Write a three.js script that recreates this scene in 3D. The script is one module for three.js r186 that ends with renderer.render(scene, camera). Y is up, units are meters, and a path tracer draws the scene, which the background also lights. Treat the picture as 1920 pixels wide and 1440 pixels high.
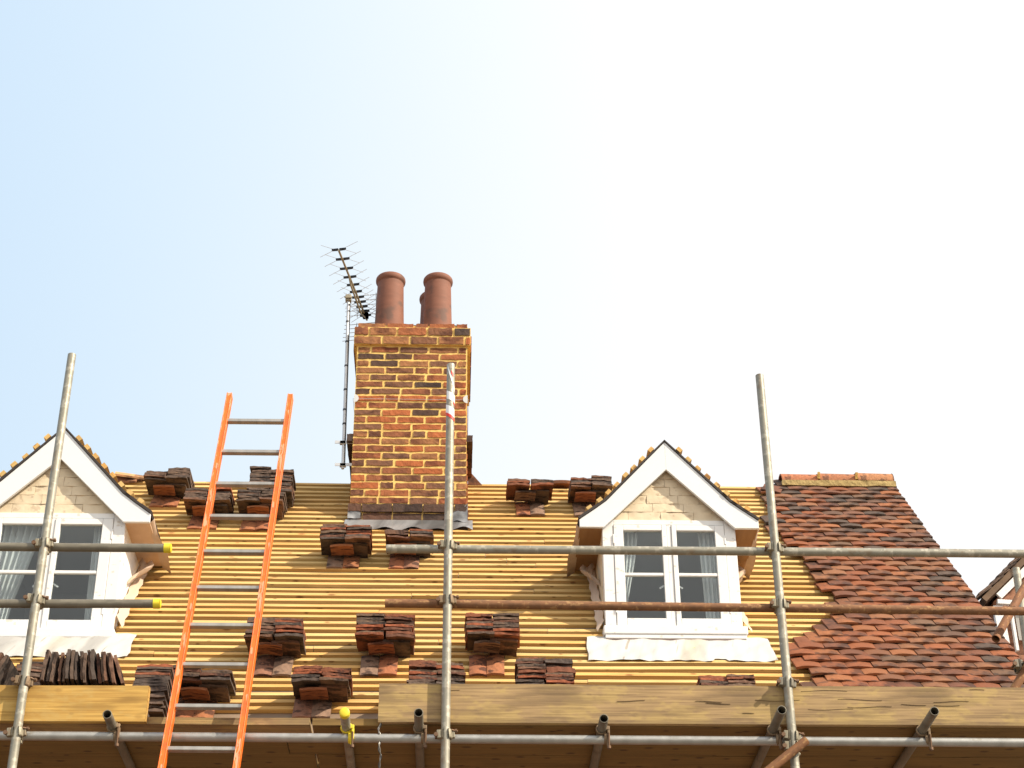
import * as THREE from 'three';
import { mergeGeometries } from 'three/addons/utils/BufferGeometryUtils.js';
import { RoundedBoxGeometry } from 'three/addons/geometries/RoundedBoxGeometry.js';

// ---------------------------------------------------------------- camera, sky, sun, exposure
const scene = new THREE.Scene();
const F = 3318.8, EYE = 1.6, RAD = Math.PI / 180;               // focal length in photo pixels, eye height
const camera = new THREE.PerspectiveCamera(2 * Math.atan(720 / F) / RAD, 4 / 3, 0.1, 2000);
camera.rotation.order = 'YXZ';
camera.rotation.set(31.379 * RAD, -2.09 * RAD, -0.4545 * RAD);
camera.position.set(0, EYE, 0);
camera.updateMatrixWorld(true);
const renderer = new THREE.WebGLRenderer({ antialias: true });
renderer.toneMapping = THREE.LinearToneMapping;
renderer.toneMappingExposure = 1.3;
renderer.shadowMap.enabled = true;

const SUN_AZ = 62 * RAD, SUN_EL = 39.5 * RAD;                     // to the right of the facade's outward normal
const sunDir = new THREE.Vector3(Math.sin(SUN_AZ) * Math.cos(SUN_EL), Math.sin(SUN_EL), Math.cos(SUN_AZ) * Math.cos(SUN_EL));
const sun = new THREE.DirectionalLight(new THREE.Color(1, 0.9, 0.74), 5);
sun.target.position.set(0, 6, -11);
sun.position.copy(sun.target.position).addScaledVector(sunDir, 30);
sun.castShadow = true; sun.shadow.radius = 1.2; sun.shadow.mapSize.set(4096, 4096);
Object.assign(sun.shadow.camera, { left: -9, right: 9, top: 9, bottom: -9, near: 1, far: 60 });
scene.add(sun, sun.target);
{ // clear hazy sky: paler towards the sun and the horizon, bluer away from both
  const W = 512, H = 256, d = new Float32Array(W * H * 4);
  for (let j = 0; j < H; j++) for (let i = 0; i < W; i++) {
    const ph = ((i + .5) / W - .5) * 2 * Math.PI, el = ((j + .5) / H - .5) * Math.PI;
    const x = Math.cos(ph) * Math.cos(el), y = Math.sin(el), z = Math.sin(ph) * Math.cos(el);
    const cg = x * sunDir.x + y * sunDir.y + z * sunDir.z;      // angle to the sun
    const side = (x * sunDir.x + z * sunDir.z) / Math.cos(SUN_EL) - .42 * Math.max(y, 0);
    const u = Math.min(1, Math.max(0, (side + .93) / .49)), t = u * u * (3 - 2 * u);          // 0 clear blue away from the sun .. 1 white haze
    const glow = Math.max(0, cg) ** 2 * .45, zen = Math.max(0, (y - .72) / .28) * .62;       // brighter round the sun, deeper overhead
    const c = [0.475 + .325 * t + glow, .597 + .203 * Math.pow(t, .75) + glow * .95, .745 + .055 * Math.sqrt(t) + glow * .85], deep = [.12, .24, .46], o = (j * W + i) * 4;
    for (let k = 0; k < 3; k++) d[o + k] = c[k] + (deep[k] - c[k]) * zen;
    d[o + 3] = 1;
  }
  const t = new THREE.DataTexture(d, W, H, THREE.RGBAFormat, THREE.FloatType);
  t.mapping = THREE.EquirectangularReflectionMapping; t.magFilter = t.minFilter = THREE.LinearFilter; t.needsUpdate = true;
  scene.background = t; scene.environment = t;
}

// ---------------------------------------------------------------- placing by sight line
const fwd = new THREE.Vector3();
const V = (x, y, z) => new THREE.Vector3(x, y, z);
const ray = (px, py) => V((px - 960) / F, (720 - py) / F, -1).applyQuaternion(camera.quaternion);
const onZ = (px, py, Z) => { const r = ray(px, py); return r.multiplyScalar(-Z / r.z).add(camera.position); };
const onH = (px, py, h) => { const r = ray(px, py); return r.multiplyScalar(h / r.y).add(camera.position); };
const PITCH = 47 * RAD, SP = Math.sin(PITCH), CP = Math.cos(PITCH), TP = SP / CP, ROOF_C = 7.09, EAVE_Z = 10, EAVE_Y = EYE + TP * EAVE_Z - ROOF_C;
const rp = (x, s, l = 0) => V(x, EAVE_Y + s * SP + l * CP, -EAVE_Z - s * CP + l * SP);     // a point on the roof slope: across, up the slope, off the slope
const onRoof = (px, py, l = 0) => { const r = ray(px, py), n = V(0, CP, SP), o = rp(0, 0, l).sub(camera.position); return r.multiplyScalar(o.dot(n) / r.dot(n)).add(camera.position); };
const slopeS = (p) => (p.y - EAVE_Y) * SP - (p.z + EAVE_Z) * CP;
const toPx = (p) => { const q = p.clone().project(camera); return [(q.x + 1) * 960, (1 - q.y) * 720]; };
const RIDGE_S = slopeS(onRoof(700, 911));

// ---------------------------------------------------------------- random, noise, textures
let seed = 7; const rnd = () => { seed = (seed * 1664525 + 1013904223) >>> 0; return seed / 4294967296; };
const rr = (a, b) => a + (b - a) * rnd(), pick = (a) => a[Math.floor(rnd() * a.length)];
const hsh = (x, y, s) => { let h = (x * 374761393 + y * 668265263 + s * 974634777) | 0; h = Math.imul(h ^ (h >>> 13), 1274126177); return ((h ^ (h >>> 16)) >>> 0) / 4294967296; };
const mod = (a, n) => ((a % n) + n) % n, sm = (t) => t * t * (3 - 2 * t), lerp = (a, b, t) => a + (b - a) * t, clamp = (x, a = 0, b = 1) => Math.min(b, Math.max(a, x));
function vn(x, y, px, py, s) {                                   // periodic value noise
  const xi = Math.floor(x), yi = Math.floor(y), u = sm(x - xi), v = sm(y - yi);
  const h = (i, j) => hsh(mod(xi + i, px), mod(yi + j, py), s);
  return lerp(lerp(h(0, 0), h(1, 0), u), lerp(h(0, 1), h(1, 1), u), v);
}
function fbm(u, v, fx, fy, oct, s) { let a = .5, t = 0, n = 0; for (let i = 0; i < oct; i++) { t += a * vn(u * fx, v * fy, fx, fy, s + i); n += a; a *= .5; fx *= 2; fy *= 2; } return t / n; }
const sstep = (a, b, x) => sm(clamp((x - a) / (b - a)));
const toS = (c) => c <= .0031308 ? 12.92 * c : 1.055 * Math.pow(c, 1 / 2.4) - .055;
function tex(size, fn, srgb = true) {                            // fn(u, v) gives linear colour or grey 0..1
  const d = new Uint8Array(size * size * 4);
  for (let j = 0; j < size; j++) for (let i = 0; i < size; i++) {
    const c = fn((i + .5) / size, (j + .5) / size), o = (j * size + i) * 4;
    for (let k = 0; k < 3; k++) { const q = clamp(Array.isArray(c) ? c[k] : c); d[o + k] = Math.round(255 * (srgb ? toS(q) : q)); }
    d[o + 3] = 255;
  }
  const t = new THREE.DataTexture(d, size, size); t.wrapS = t.wrapT = THREE.RepeatWrapping; t.magFilter = THREE.LinearFilter; t.minFilter = THREE.LinearMipmapLinearFilter; t.generateMipmaps = true;
  if (srgb) t.colorSpace = THREE.SRGBColorSpace; t.needsUpdate = true; return t;
}
const mix3 = (a, b, t) => [lerp(a[0], b[0], t), lerp(a[1], b[1], t), lerp(a[2], b[2], t)];
const mul3 = (a, k) => [a[0] * k, a[1] * k, a[2] * k];
// sawn timber, grain along u; knots as elongated dark spots
function woodTex(light, dark, knot, grain, s, stain) {
  const ks = []; for (let i = 0; i < 26; i++) ks.push([hsh(i, 1, s), hsh(i, 2, s), .006 + .012 * hsh(i, 3, s)]);
  return tex(512, (u, v) => {
    let g = fbm(u, v, 3, 96, 3, s) * .6 + fbm(u, v, 6, 220, 2, s + 9) * .4;
    let c = mix3(light, dark, sstep(.3, .78, g) * grain);
    c = mul3(c, .82 + .36 * fbm(u, v, 4, 9, 4, s + 20));
    for (const k of ks) { const du = Math.abs(u - k[0]), dv = Math.abs(v - k[1]); const r = Math.hypot(Math.min(du, 1 - du) * .7, Math.min(dv, 1 - dv) * 1.3) / k[2]; if (r < 1.6) c = mix3(c, knot, sstep(1.6, .5, r) * (stain ? .35 : .75)); }
    if (stain) { const q = fbm(u, v, 7, 16, 6, s + 40) * .6 + fbm(u, v, 30, 60, 4, s + 45) * .4; c = mix3(c, stain, sstep(.46, .66, q) * .4); c = mix3(c, mul3(dark, .75), sstep(.5, .7, fbm(u, v, 3, 14, 5, s + 50)) * .6); const w = fbm(u, v, 2, 60, 3, s + 60); c = mix3(c, mul3(dark, .6), sstep(.62, .76, w) * .4); }
    return c;
  });
}
const noiseTex = (a, b, fx, fy, oct, s, lo = .3, hi = .7) => tex(512, (u, v) => mix3(a, b, sstep(lo, hi, fbm(u, v, fx, fy, oct, s))));
const greyTex = (fx, fy, oct, s) => tex(512, (u, v) => fbm(u, v, fx, fy, oct, s), false);
const bumpRough = greyTex(40, 40, 4, 301), bumpGrain = greyTex(4, 130, 3, 302), bumpSoft = greyTex(12, 12, 4, 303);

const T = {
  batten: woodTex([.68, .45, .17], [.48, .275, .075], [.18, .07, .015], .8, 11),
  battenB: woodTex([.64, .435, .17], [.45, .275, .08], [.18, .07, .015], .8, 12),
  boardNew: woodTex([.56, .34, .085], [.38, .205, .045], [.2, .09, .02], .9, 13, [.50, .35, .12]),
  boardOld: woodTex([.39, .255, .115], [.23, .145, .07], [.12, .07, .04], .9, 14, [.50, .35, .11]),
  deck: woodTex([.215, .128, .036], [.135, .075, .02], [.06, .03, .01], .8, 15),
  clay: tex(512, (u, v) => { let c = mul3([.9, .9, .9], .62 + .6 * fbm(u, v, 14, 14, 5, 21)); c = mix3(c, [.16, .15, .15], sstep(.56, .72, fbm(u, v, 9, 9, 5, 25)) * .75); return mix3(c, [1, .95, .85], sstep(.68, .78, fbm(u, v, 30, 30, 3, 28)) * .35); }),
  clayOld: tex(512, (u, v) => { let c = mul3([1, 1, 1], .45 + .7 * fbm(u, v, 22, 22, 5, 31)); c = mix3(c, [.14, .11, .10], sstep(.50, .66, fbm(u, v, 12, 26, 5, 35)) * .85); return mix3(c, [1.0, .92, .8], sstep(.66, .76, fbm(u, v, 36, 36, 3, 38)) * .5); }),
  brick: tex(512, (u, v) => { let c = mul3([1, 1, 1], .5 + .75 * fbm(u, v, 18, 30, 5, 41)); c = mix3(c, [.30, .17, .12], sstep(.52, .72, fbm(u, v, 8, 12, 5, 45)) * .75); return mix3(c, [1, .85, .6], sstep(.70, .78, fbm(u, v, 50, 50, 2, 48)) * .4); }),
  mortar: tex(512, (u, v) => mul3([1, 1, 1], .66 + .5 * fbm(u, v, 40, 40, 5, 51))),
  steel: tex(512, (u, v) => { let c = mix3([.20, .19, .15], [.36, .33, .26], fbm(u, v, 24, 5, 5, 61)); c = mix3(c, [.50, .46, .37], sstep(.6, .7, fbm(u, v, 40, 12, 4, 64)) * .55); return mix3(c, [.22, .15, .09], sstep(.64, .76, fbm(u, v, 16, 7, 5, 66)) * .55); }),
  steelNew: tex(512, (u, v) => { let c = mix3([.31, .30, .275], [.46, .445, .41], fbm(u, v, 30, 4, 5, 71)); return mix3(c, [.28, .25, .2], sstep(.66, .78, fbm(u, v, 16, 8, 5, 76)) * .5); }),
  rust: tex(512, (u, v) => { let c = mix3([.13, .062, .03], [.30, .135, .055], fbm(u, v, 30, 8, 5, 81)); return mix3(c, [.42, .24, .10], sstep(.62, .72, fbm(u, v, 50, 20, 4, 85)) * .6); }),
  darkSteel: tex(512, (u, v) => mix3([.13, .115, .085], [.25, .22, .165], fbm(u, v, 20, 6, 5, 91))),
  paint: tex(512, (u, v) => { let c = mul3([.78, .77, .745], .95 + .07 * fbm(u, v, 8, 8, 4, 101)); c = mix3(c, [.55, .47, .38], sstep(.73, .77, fbm(u, v, 22, 40, 5, 104)) * .6); return c; }),
  barge: tex(512, (u, v) => mul3([.73, .735, .735], .96 + .05 * fbm(u, v, 6, 6, 5, 111))),
  render: tex(512, (u, v) => { let c = mix3([.62, .50, .34], [.76, .64, .46], fbm(u, v, 20, 20, 5, 121)); return mix3(c, [.44, .33, .22], sstep(.66, .75, fbm(u, v, 26, 30, 4, 124)) * .6); }),
  lead: tex(512, (u, v) => { let c = mix3([.34, .325, .30], [.52, .505, .475], sstep(.3, .6, fbm(u, v, 7, 9, 5, 131))); c = mix3(c, [.42, .36, .27], sstep(.56, .72, fbm(u, v, 5, 6, 6, 135)) * .75); return mix3(c, [.25, .2, .15], sstep(.72, .77, fbm(u, v, 34, 34, 3, 138)) * .7); }),
  leadDark: noiseTex([.17, .165, .16], [.42, .41, .40], 9, 9, 5, 141),
  felt: tex(512, (u, v) => mix3([.42, .30, .21], [.60, .46, .35], fbm(u, v, 10, 10, 5, 151))),
  ply: tex(512, (u, v) => mix3([.24, .12, .045], [.32, .175, .075], fbm(u, v, 40, 4, 4, 161))),
  pot: tex(512, (u, v) => { let c = mix3([.165, .060, .033], [.235, .090, .052], fbm(u, v, 10, 20, 5, 171)); c = mul3(c, .93 + .14 * fbm(u, v, 2, 60, 2, 174)); return mix3(c, [.10, .055, .04], sstep(.54, .74, fbm(u, v, 7, 5, 6, 178)) * .75); }),
  orange: tex(512, (u, v) => { let c = mul3([.92, .155, .012], .82 + .3 * fbm(u, v, 16, 40, 4, 191)); c = mix3(c, [.45, .10, .02], sstep(.58, .72, fbm(u, v, 12, 20, 5, 193)) * .55); return mix3(c, [.80, .52, .36], sstep(.66, .72, fbm(u, v, 52, 14, 5, 196)) * .5); }),
  ground: tex(512, (u, v) => mul3([.17, .15, .125], .7 + .6 * fbm(u, v, 40, 40, 5, 181))),
};
const M = (o) => { const { c, tint, ...q } = o; const m = new THREE.MeshStandardMaterial({ roughness: .85, ...q }); if (c) m.color.setRGB(...c); return m; };
const mt = {
  batten: [M({ map: T.batten, bumpMap: bumpGrain, bumpScale: .0006 }), M({ map: T.battenB, bumpMap: bumpGrain, bumpScale: .0006 }), M({ map: T.batten, c: [.90, .84, .78], bumpMap: bumpGrain, bumpScale: .0006 }), M({ map: T.battenB, c: [1, .95, .88], bumpMap: bumpGrain, bumpScale: .0006 }), M({ map: T.batten, c: [.98, .86, .70], bumpMap: bumpGrain, bumpScale: .0006 })],
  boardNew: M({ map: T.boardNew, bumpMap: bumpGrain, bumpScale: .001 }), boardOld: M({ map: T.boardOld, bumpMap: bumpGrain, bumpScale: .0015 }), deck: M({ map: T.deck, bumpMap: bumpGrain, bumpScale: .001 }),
  steel: M({ map: T.steel, roughness: .5, metalness: .3, bumpMap: bumpSoft, bumpScale: .0006 }), steelNew: M({ map: T.steelNew, roughness: .38, metalness: .55 }), rust: M({ map: T.rust, roughness: .8, metalness: .1, bumpMap: bumpRough, bumpScale: .001 }),
  darkSteel: M({ map: T.darkSteel, roughness: .55, metalness: .3 }), coupler: M({ map: T.steel, c: [.9, .85, .76], roughness: .55, metalness: .3 }), couplerRust: M({ map: T.steel, c: [.75, .55, .40], roughness: .7, metalness: .15 }), bolt: M({ c: [.16, .09, .05], roughness: .6, metalness: .4 }),
  yellow: M({ c: [.78, .62, .03], roughness: .5 }), orange: M({ map: T.orange, roughness: .42 }), alu: M({ map: T.steelNew, c: [.95, .92, .9], roughness: .38, metalness: .5 }),
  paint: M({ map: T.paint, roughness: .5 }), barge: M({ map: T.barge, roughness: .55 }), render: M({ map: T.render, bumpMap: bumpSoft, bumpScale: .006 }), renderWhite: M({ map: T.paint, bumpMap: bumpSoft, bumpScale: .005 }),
  lead: M({ map: T.lead, roughness: .6, bumpMap: bumpSoft, bumpScale: .004, side: THREE.DoubleSide }), leadDark: M({ map: T.leadDark, roughness: .35, metalness: .5, bumpMap: bumpSoft, bumpScale: .003, side: THREE.DoubleSide }),
  felt: M({ map: T.felt, side: THREE.DoubleSide }), feltPale: M({ map: T.felt, c: [1.1, 1.0, .88] }), feltDark: M({ c: [.035, .026, .022], roughness: .8 }), underlay: M({ map: T.felt, c: [.45, .42, .38] }), ply: M({ map: T.ply, roughness: .7 }), peel: M({ map: T.paint, c: [.42, .30, .27] }),
  mortar: M({ map: T.mortar, c: [.84, .55, .17], roughness: .95, bumpMap: bumpRough, bumpScale: .003 }), mortarDark: M({ map: T.mortar, c: [.30, .22, .14], roughness: .95 }), pot: M({ map: T.pot, roughness: .75 }),
  glass: new THREE.MeshPhysicalMaterial({ transmission: 1, roughness: .02, ior: 1.5, thickness: 0, color: new THREE.Color(.9, .93, .93) }),
  curtain: new THREE.MeshPhysicalMaterial({ color: new THREE.Color(.82, .83, .83), roughness: 1, transmission: .3, thickness: 0, side: THREE.DoubleSide }),
  room: M({ c: [.50, .515, .53] }), roomDark: M({ c: [.09, .1, .12] }), black: M({ c: [.02, .022, .03], roughness: .5 }), aerial: M({ c: [.55, .56, .58], roughness: .4, metalness: .25 }), gold: M({ c: [.34, .29, .2], roughness: .5, metalness: .4 }),
  red: M({ c: [.70, .04, .03], roughness: .5 }), plate: M({ c: [.58, .58, .57], roughness: .4 }), white: M({ c: [.82, .82, .82], roughness: .5 }), crack: M({ c: [.10, .06, .03] }), wire: M({ c: [.10, .09, .08], roughness: .5, metalness: .5 }), ground: M({ map: T.ground }),
};
const claySet = [[.275, .080, .023], [.23, .068, .022], [.205, .074, .028], [.30, .102, .032], [.165, .055, .023], [.25, .098, .038]].map((c) => M({ map: T.clay, c, bumpMap: bumpRough, bumpScale: .003 }));
const clayDark = [[.13, .062, .034], [.095, .056, .036], [.16, .080, .040], [.17, .066, .032]].map((c) => M({ map: T.clay, c, bumpMap: bumpRough, bumpScale: .003 }));
const stackSet = [[.22, .075, .035], [.16, .065, .036], [.27, .085, .036], [.13, .08, .055], [.33, .09, .034], [.18, .11, .07]].map((c) => M({ map: T.clayOld, c, bumpMap: bumpRough, bumpScale: .006 }));
const stackDark = [[.13, .085, .06], [.16, .10, .07], [.10, .07, .055], [.2, .10, .06]].map((c) => M({ map: T.clayOld, c, bumpMap: bumpRough, bumpScale: .006 }));
const footSet = [[.36, .125, .052], [.29, .13, .075], [.26, .155, .10], [.38, .14, .055]].map((c) => M({ map: T.clayOld, c, bumpMap: bumpRough, bumpScale: .004 }));
const brickSet = [[.34, .105, .033], [.27, .088, .032], [.215, .085, .036], [.40, .108, .028], [.20, .083, .040], [.34, .14, .050]].map((c) => M({ map: T.brick, c, bumpMap: bumpRough, bumpScale: .006 }));
const brickDark = [[.085, .040, .024], [.11, .046, .024], [.07, .038, .026]].map((c) => M({ map: T.brick, c, bumpMap: bumpRough, bumpScale: .005 }));

// ---------------------------------------------------------------- building helpers
const names = {};
function numbered(n) { const k = names[n] = (names[n] ?? -1) + 1; return k ? `${n}_${String(k).padStart(3, '0')}` : n; }
function shadows(o) { o.castShadow = o.receiveShadow = true; return o; }
function thing(name, label, category, group, pos) { const o = new THREE.Group(); o.name = numbered(name); o.userData = { label, category }; if (group) o.userData.group = group; if (pos) o.position.copy(pos); scene.add(o); return o; }
function part(name, g, m, parent, label) { const o = shadows(new THREE.Mesh(Array.isArray(g) ? mergeGeometries(g) : g, m)); o.name = name; if (label) o.userData.label = label; parent.add(o); return o; }
function sub(name, parent, label) { const o = new THREE.Group(); o.name = name; if (label) o.userData.label = label; parent.add(o); return o; }
// box with uv in metres, segments, and a function that moves its points
function box(w, h, d, { sx = 1, sy = 1, sz = 1, move, uo = rnd() * 7, vo = rnd() * 7 } = {}) {
  const g = new THREE.BoxGeometry(w, h, d, sx, sy, sz), p = g.attributes.position, n = g.attributes.normal, uv = g.attributes.uv;
  for (let i = 0; i < p.count; i++) {
    const x = p.getX(i), y = p.getY(i), z = p.getZ(i), ax = Math.abs(n.getX(i)), ay = Math.abs(n.getY(i));
    if (ax > .5) uv.setXY(i, z + uo, y + vo); else if (ay > .5) uv.setXY(i, x + uo, z + vo + .37); else uv.setXY(i, x + uo, y + vo);
    if (move) { const q = move(x, y, z); p.setXYZ(i, q[0], q[1], q[2]); }
  }
  if (move) g.computeVertexNormals();
  return g;
}
function rbox(w, h, d, r = .004) { const g = new RoundedBoxGeometry(w, h, d, 1, r), p = g.attributes.position, n = g.attributes.normal, uv = g.attributes.uv, a = rnd() * 5; for (let i = 0; i < p.count; i++) { const ax = Math.abs(n.getX(i)), ay = Math.abs(n.getY(i)), az = Math.abs(n.getZ(i)); if (ax > ay && ax > az) uv.setXY(i, p.getZ(i) + a, p.getY(i)); else if (ay > az) uv.setXY(i, p.getX(i) + a, p.getZ(i)); else uv.setXY(i, p.getX(i) + a, p.getY(i)); } return g.index ? g.toNonIndexed() : g; }
const at = (g, x, y, z) => g.translate(x, y, z);
const bb = (x0, x1, y0, y1, z0, z1, r = .004) => at(rbox(x1 - x0, y1 - y0, z1 - z0, r), (x0 + x1) / 2, (y0 + y1) / 2, (z0 + z1) / 2);
const UP = V(0, 1, 0);
function alongY(g, a, b) { const d = b.clone().sub(a); g.applyQuaternion(new THREE.Quaternion().setFromUnitVectors(UP, d.clone().normalize())); return g.translate(a.x, a.y, a.z); }
function pipe(a, b, R = .02415, hollow = true, seg = 18) {        // scaffold tube, open ends
  const L = a.distanceTo(b), r = R - .0036, bow = rr(-.003, .003);
  const pts = hollow ? [[r, 0], [R - .001, 0], [R, .001]] : [[0, 0], [R - .001, 0], [R, .001]];
  const n = Math.max(2, Math.round(L / .4)); for (let i = 1; i < n; i++) pts.push([R, L * i / n]);
  pts.push([R, L - .001], [R - .001, L], [hollow ? r : 0, L]); if (hollow) pts.push([r, 0]);
  const g = new THREE.LatheGeometry(pts.map((p) => new THREE.Vector2(...p)), seg), p = g.attributes.position, uv = g.attributes.uv, u0 = rnd() * 5;
  for (let i = 0; i < p.count; i++) { const y = p.getY(i); uv.setXY(i, y + u0, uv.getX(i) * .3); p.setX(i, p.getX(i) + bow * Math.sin(Math.PI * y / L)); }
  return alongY(g, a, b);
}
const rod = (a, b, r, seg = 6) => alongY(new THREE.CylinderGeometry(r, r, a.distanceTo(b), seg).translate(0, a.distanceTo(b) / 2, 0), a, b);
// clay tile lying in x (width) / z (length, tail at +z), cambered, with chipped edges
function tileGeo(w, l, t, rough, camber, k) {
  return box(w, t, l, { sx: 5, sz: 3, uo: k * 1.37, vo: k * .71, move: (x, y, z) => {
    const u = x / w * 2, v = z / l * 2, e = Math.abs(u) > .99 || Math.abs(v) > .99 ? 1 : .12;
    const n1 = hsh(Math.round(u * 20) + 50, Math.round(v * 20) + 50, k * 7 + (y > 0 ? 3 : 1)) - .5, n2 = hsh(Math.round(u * 20) + 90, Math.round(v * 20) + 9, k * 7 + 5) - .5;
    return [x + n2 * rough * .8 * e, y - u * u * camber - v * v * camber * .6 + n1 * rough * e, z + n1 * rough * e];
  } });
}
const roofTileGeos = [0, 1, 2, 3, 4, 5].map((k) => tileGeo(.1655, .262, .016, .003, .006 + .0015 * (k % 3), k + 1));
const stackTileGeos = [0, 1, 2, 3, 4, 5, 6, 7].map((k) => tileGeo(.172 + .004 * (k % 3 - 1), .262, .0145 + .0018 * (k % 3), .006, [.004, .0015, .006, .003][k % 4], k + 11));
function sheet(fn, nu, nv, mirror) {                              // thin sheet with thickness from fn(u, v) -> Vector3
  const pos = [], uv = [], idx = []; let L = [];
  for (let j = 0; j <= nv; j++) for (let i = 0; i <= nu; i++) { const p = fn(i / nu, j / nv); pos.push(p.x, p.y, p.z); uv.push(p.x + p.z * .3, p.y + p.z); }
  for (let j = 0; j < nv; j++) for (let i = 0; i < nu; i++) { const a = j * (nu + 1) + i, b = a + 1, c = a + nu + 1, d = c + 1; idx.push(a, b, d, a, d, c); }
  const g = new THREE.BufferGeometry(); g.setAttribute('position', new THREE.Float32BufferAttribute(pos, 3)); g.setAttribute('uv', new THREE.Float32BufferAttribute(uv, 2)); g.setIndex(idx); g.computeVertexNormals(); return g;
}
function extr(pts, depth, holes = []) { const s = new THREE.Shape(pts.map((p) => new THREE.Vector2(...p))); for (const h of holes) s.holes.push(new THREE.Path(h.map((p) => new THREE.Vector2(...p)))); return new THREE.ExtrudeGeometry(s, { depth, bevelEnabled: false }); }

// ---------------------------------------------------------------- ground
{ const g = new THREE.PlaneGeometry(3000, 3000).rotateX(-Math.PI / 2), uv = g.attributes.uv; for (let i = 0; i < uv.count; i++) uv.setXY(i, uv.getX(i) * 1500, uv.getY(i) * 1500);
  const o = part('ground', g, mt.ground, scene); o.userData = { kind: 'structure', label: 'pale ground in front of the house', category: 'ground' }; }

// ---------------------------------------------------------------- house: walls and roof
const XL = -6.5, VERGE = onRoof(1800, 1080, .06).x;              // left end (out of view) and right-hand verge
const house = thing('house', 'old house with a stripped pitched roof of bare battens, brick chimney and two white dormers', 'house');
{ const zf = -(EAVE_Z + .28), zr = -(EAVE_Z + RIDGE_S * CP), zb = 2 * zr - zf, ye = EAVE_Y + .28 * TP - .12, yr = EAVE_Y + RIDGE_S * SP - .15;
  const prof = [[-zf, 0], [-zf, ye], [-zr, yr], [-zb, ye], [-zb, 0]], inn = [[-zf + .25, .1], [-zf + .25, ye - .25], [-zr, yr - .25], [-zb - .25, ye - .25], [-zb - .25, .1]];
  const front = box(VERGE - XL - .1, ye, .25).translate((VERGE + XL) / 2, ye / 2, zf - .125), back = box(VERGE - XL - .1, ye, .25).translate((VERGE + XL) / 2, ye / 2, zb + .125);
  const gable = (x) => { const g = extr(prof, .24).rotateY(Math.PI / 2).translate(x, 0, 0); return g; };
  const walls = [front, back, gable(VERGE - .3), gable(XL + .06)].map((g) => g.index ? g.toNonIndexed() : g);
  part('wall', walls, M({ map: T.brick, c: [.36, .17, .09] }), house); }
const roof = sub('roof', house);
// dormers: centre line across, height of the sill, size
const DZ = 11.0;
const dormR = { x: onZ(1260, 1100, DZ).x, y: onZ(1260, 1197, DZ).y, k: 1 }, dormL = { x: onZ(82, 1100, DZ).x, y: onZ(110, 1203, DZ).y, k: 1.075 };
const CH_Z = 12.5, chL = onZ(662.5, 800, CH_Z).x, chR = onZ(875.5, 800, CH_Z).x, chD = .95;
const sAtZ = (Z) => (Z - EAVE_Z) / CP;
const dormHoles = [dormL, dormR].map((d) => ({ x0: d.x - .455 * d.k, x1: d.x + .455 * d.k, s0: sAtZ(DZ) + .03, s1: sAtZ(DZ) + .90 * d.k / SP, d }));
{ const holes = dormHoles.map((h) => [[h.x0, h.s0], [h.x0, h.s1], [h.x1, h.s1], [h.x1, h.s0]]);
  holes.push([[chL + .03, sAtZ(CH_Z) + .05], [chL + .03, RIDGE_S - .12], [chR - .03, RIDGE_S - .12], [chR - .03, sAtZ(CH_Z) + .05]]);
  const g = extr([[XL, -.02], [VERGE - .03, -.02], [VERGE - .03, RIDGE_S - .02], [XL, RIDGE_S - .02]], .03, holes);
  g.applyMatrix4(new THREE.Matrix4().makeBasis(V(1, 0, 0), V(0, SP, -CP), V(0, CP, SP)).setPosition(rp(0, 0, -.0315)));
  part('underlay', g, mt.underlay, roof);
  const b = new THREE.BoxGeometry(VERGE - XL - .03, .03, RIDGE_S).rotateX(-PITCH + Math.PI), mid = rp((XL + VERGE) / 2, RIDGE_S / 2, -.03), zr = rp(0, RIDGE_S, 0).z;
  b.rotateX(2 * PITCH - Math.PI).translate(mid.x, mid.y, 2 * zr - mid.z); part('rear_slope', b, mt.underlay, roof); }
// where the dressed tiles stop on the left, by height in the picture
const tileEdge = [[900, 1450], [935, 1452], [960, 1456], [985, 1460], [1003, 1461], [1012, 1482], [1030, 1505], [1048, 1500], [1056, 1520], [1066, 1545], [1078, 1538], [1094, 1560], [1110, 1556], [1126, 1582], [1145, 1590], [1160, 1578], [1172, 1588], [1184, 1578], [1192, 1561], [1203, 1540], [1214, 1532], [1226, 1512], [1238, 1494], [1252, 1530], [1262, 1502], [1275, 1540], [1300, 1545], [1500, 1545]];
function edgeX(y) { for (let i = 1; i < tileEdge.length; i++) if (y < tileEdge[i][0]) { const [a, b] = [tileEdge[i - 1], tileEdge[i]]; return lerp(a[1], b[1], (y - a[0]) / (b[0] - a[0])); } return 1545; }
const wob = (x, s) => 0.014 * (vn(x * .55 + 40, s * .35 + 3, 999, 999, 500) - .5) * 2 + .009 * (vn(x * 1.1 + 40, s * 9.7, 999, 999, 501) - .5) * 2;
function battenRun(x0, x1, s) {
  let a = x0; while (a < x1 - .02) {
    let b = Math.min(x1, a + rr(1.6, 3.6)); if (x1 - b < .35) b = x1;
    const w = rr(.038, .046), n = Math.max(2, Math.round((b - a) / .22)), c = (a + b) / 2, ds = rr(-.005, .005), tw = rr(-.003, .003), ln = b - a - .004, half = .0125 + rr(-.001, .001);
    const g = box(ln, 2 * half, w, { sx: n, move: (x, y, z) => { const X = c + x, q = rp(X, s + ds + wob(X, s) + tw * x - z, half + y + .003 * (vn(X * 1.3 + 50, s * 8, 999, 999, 502) - .3)); return [q.x, q.y, q.z]; } });
    part('batten', g, pick(mt.batten), roof); a = b;
  }
}
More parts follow.
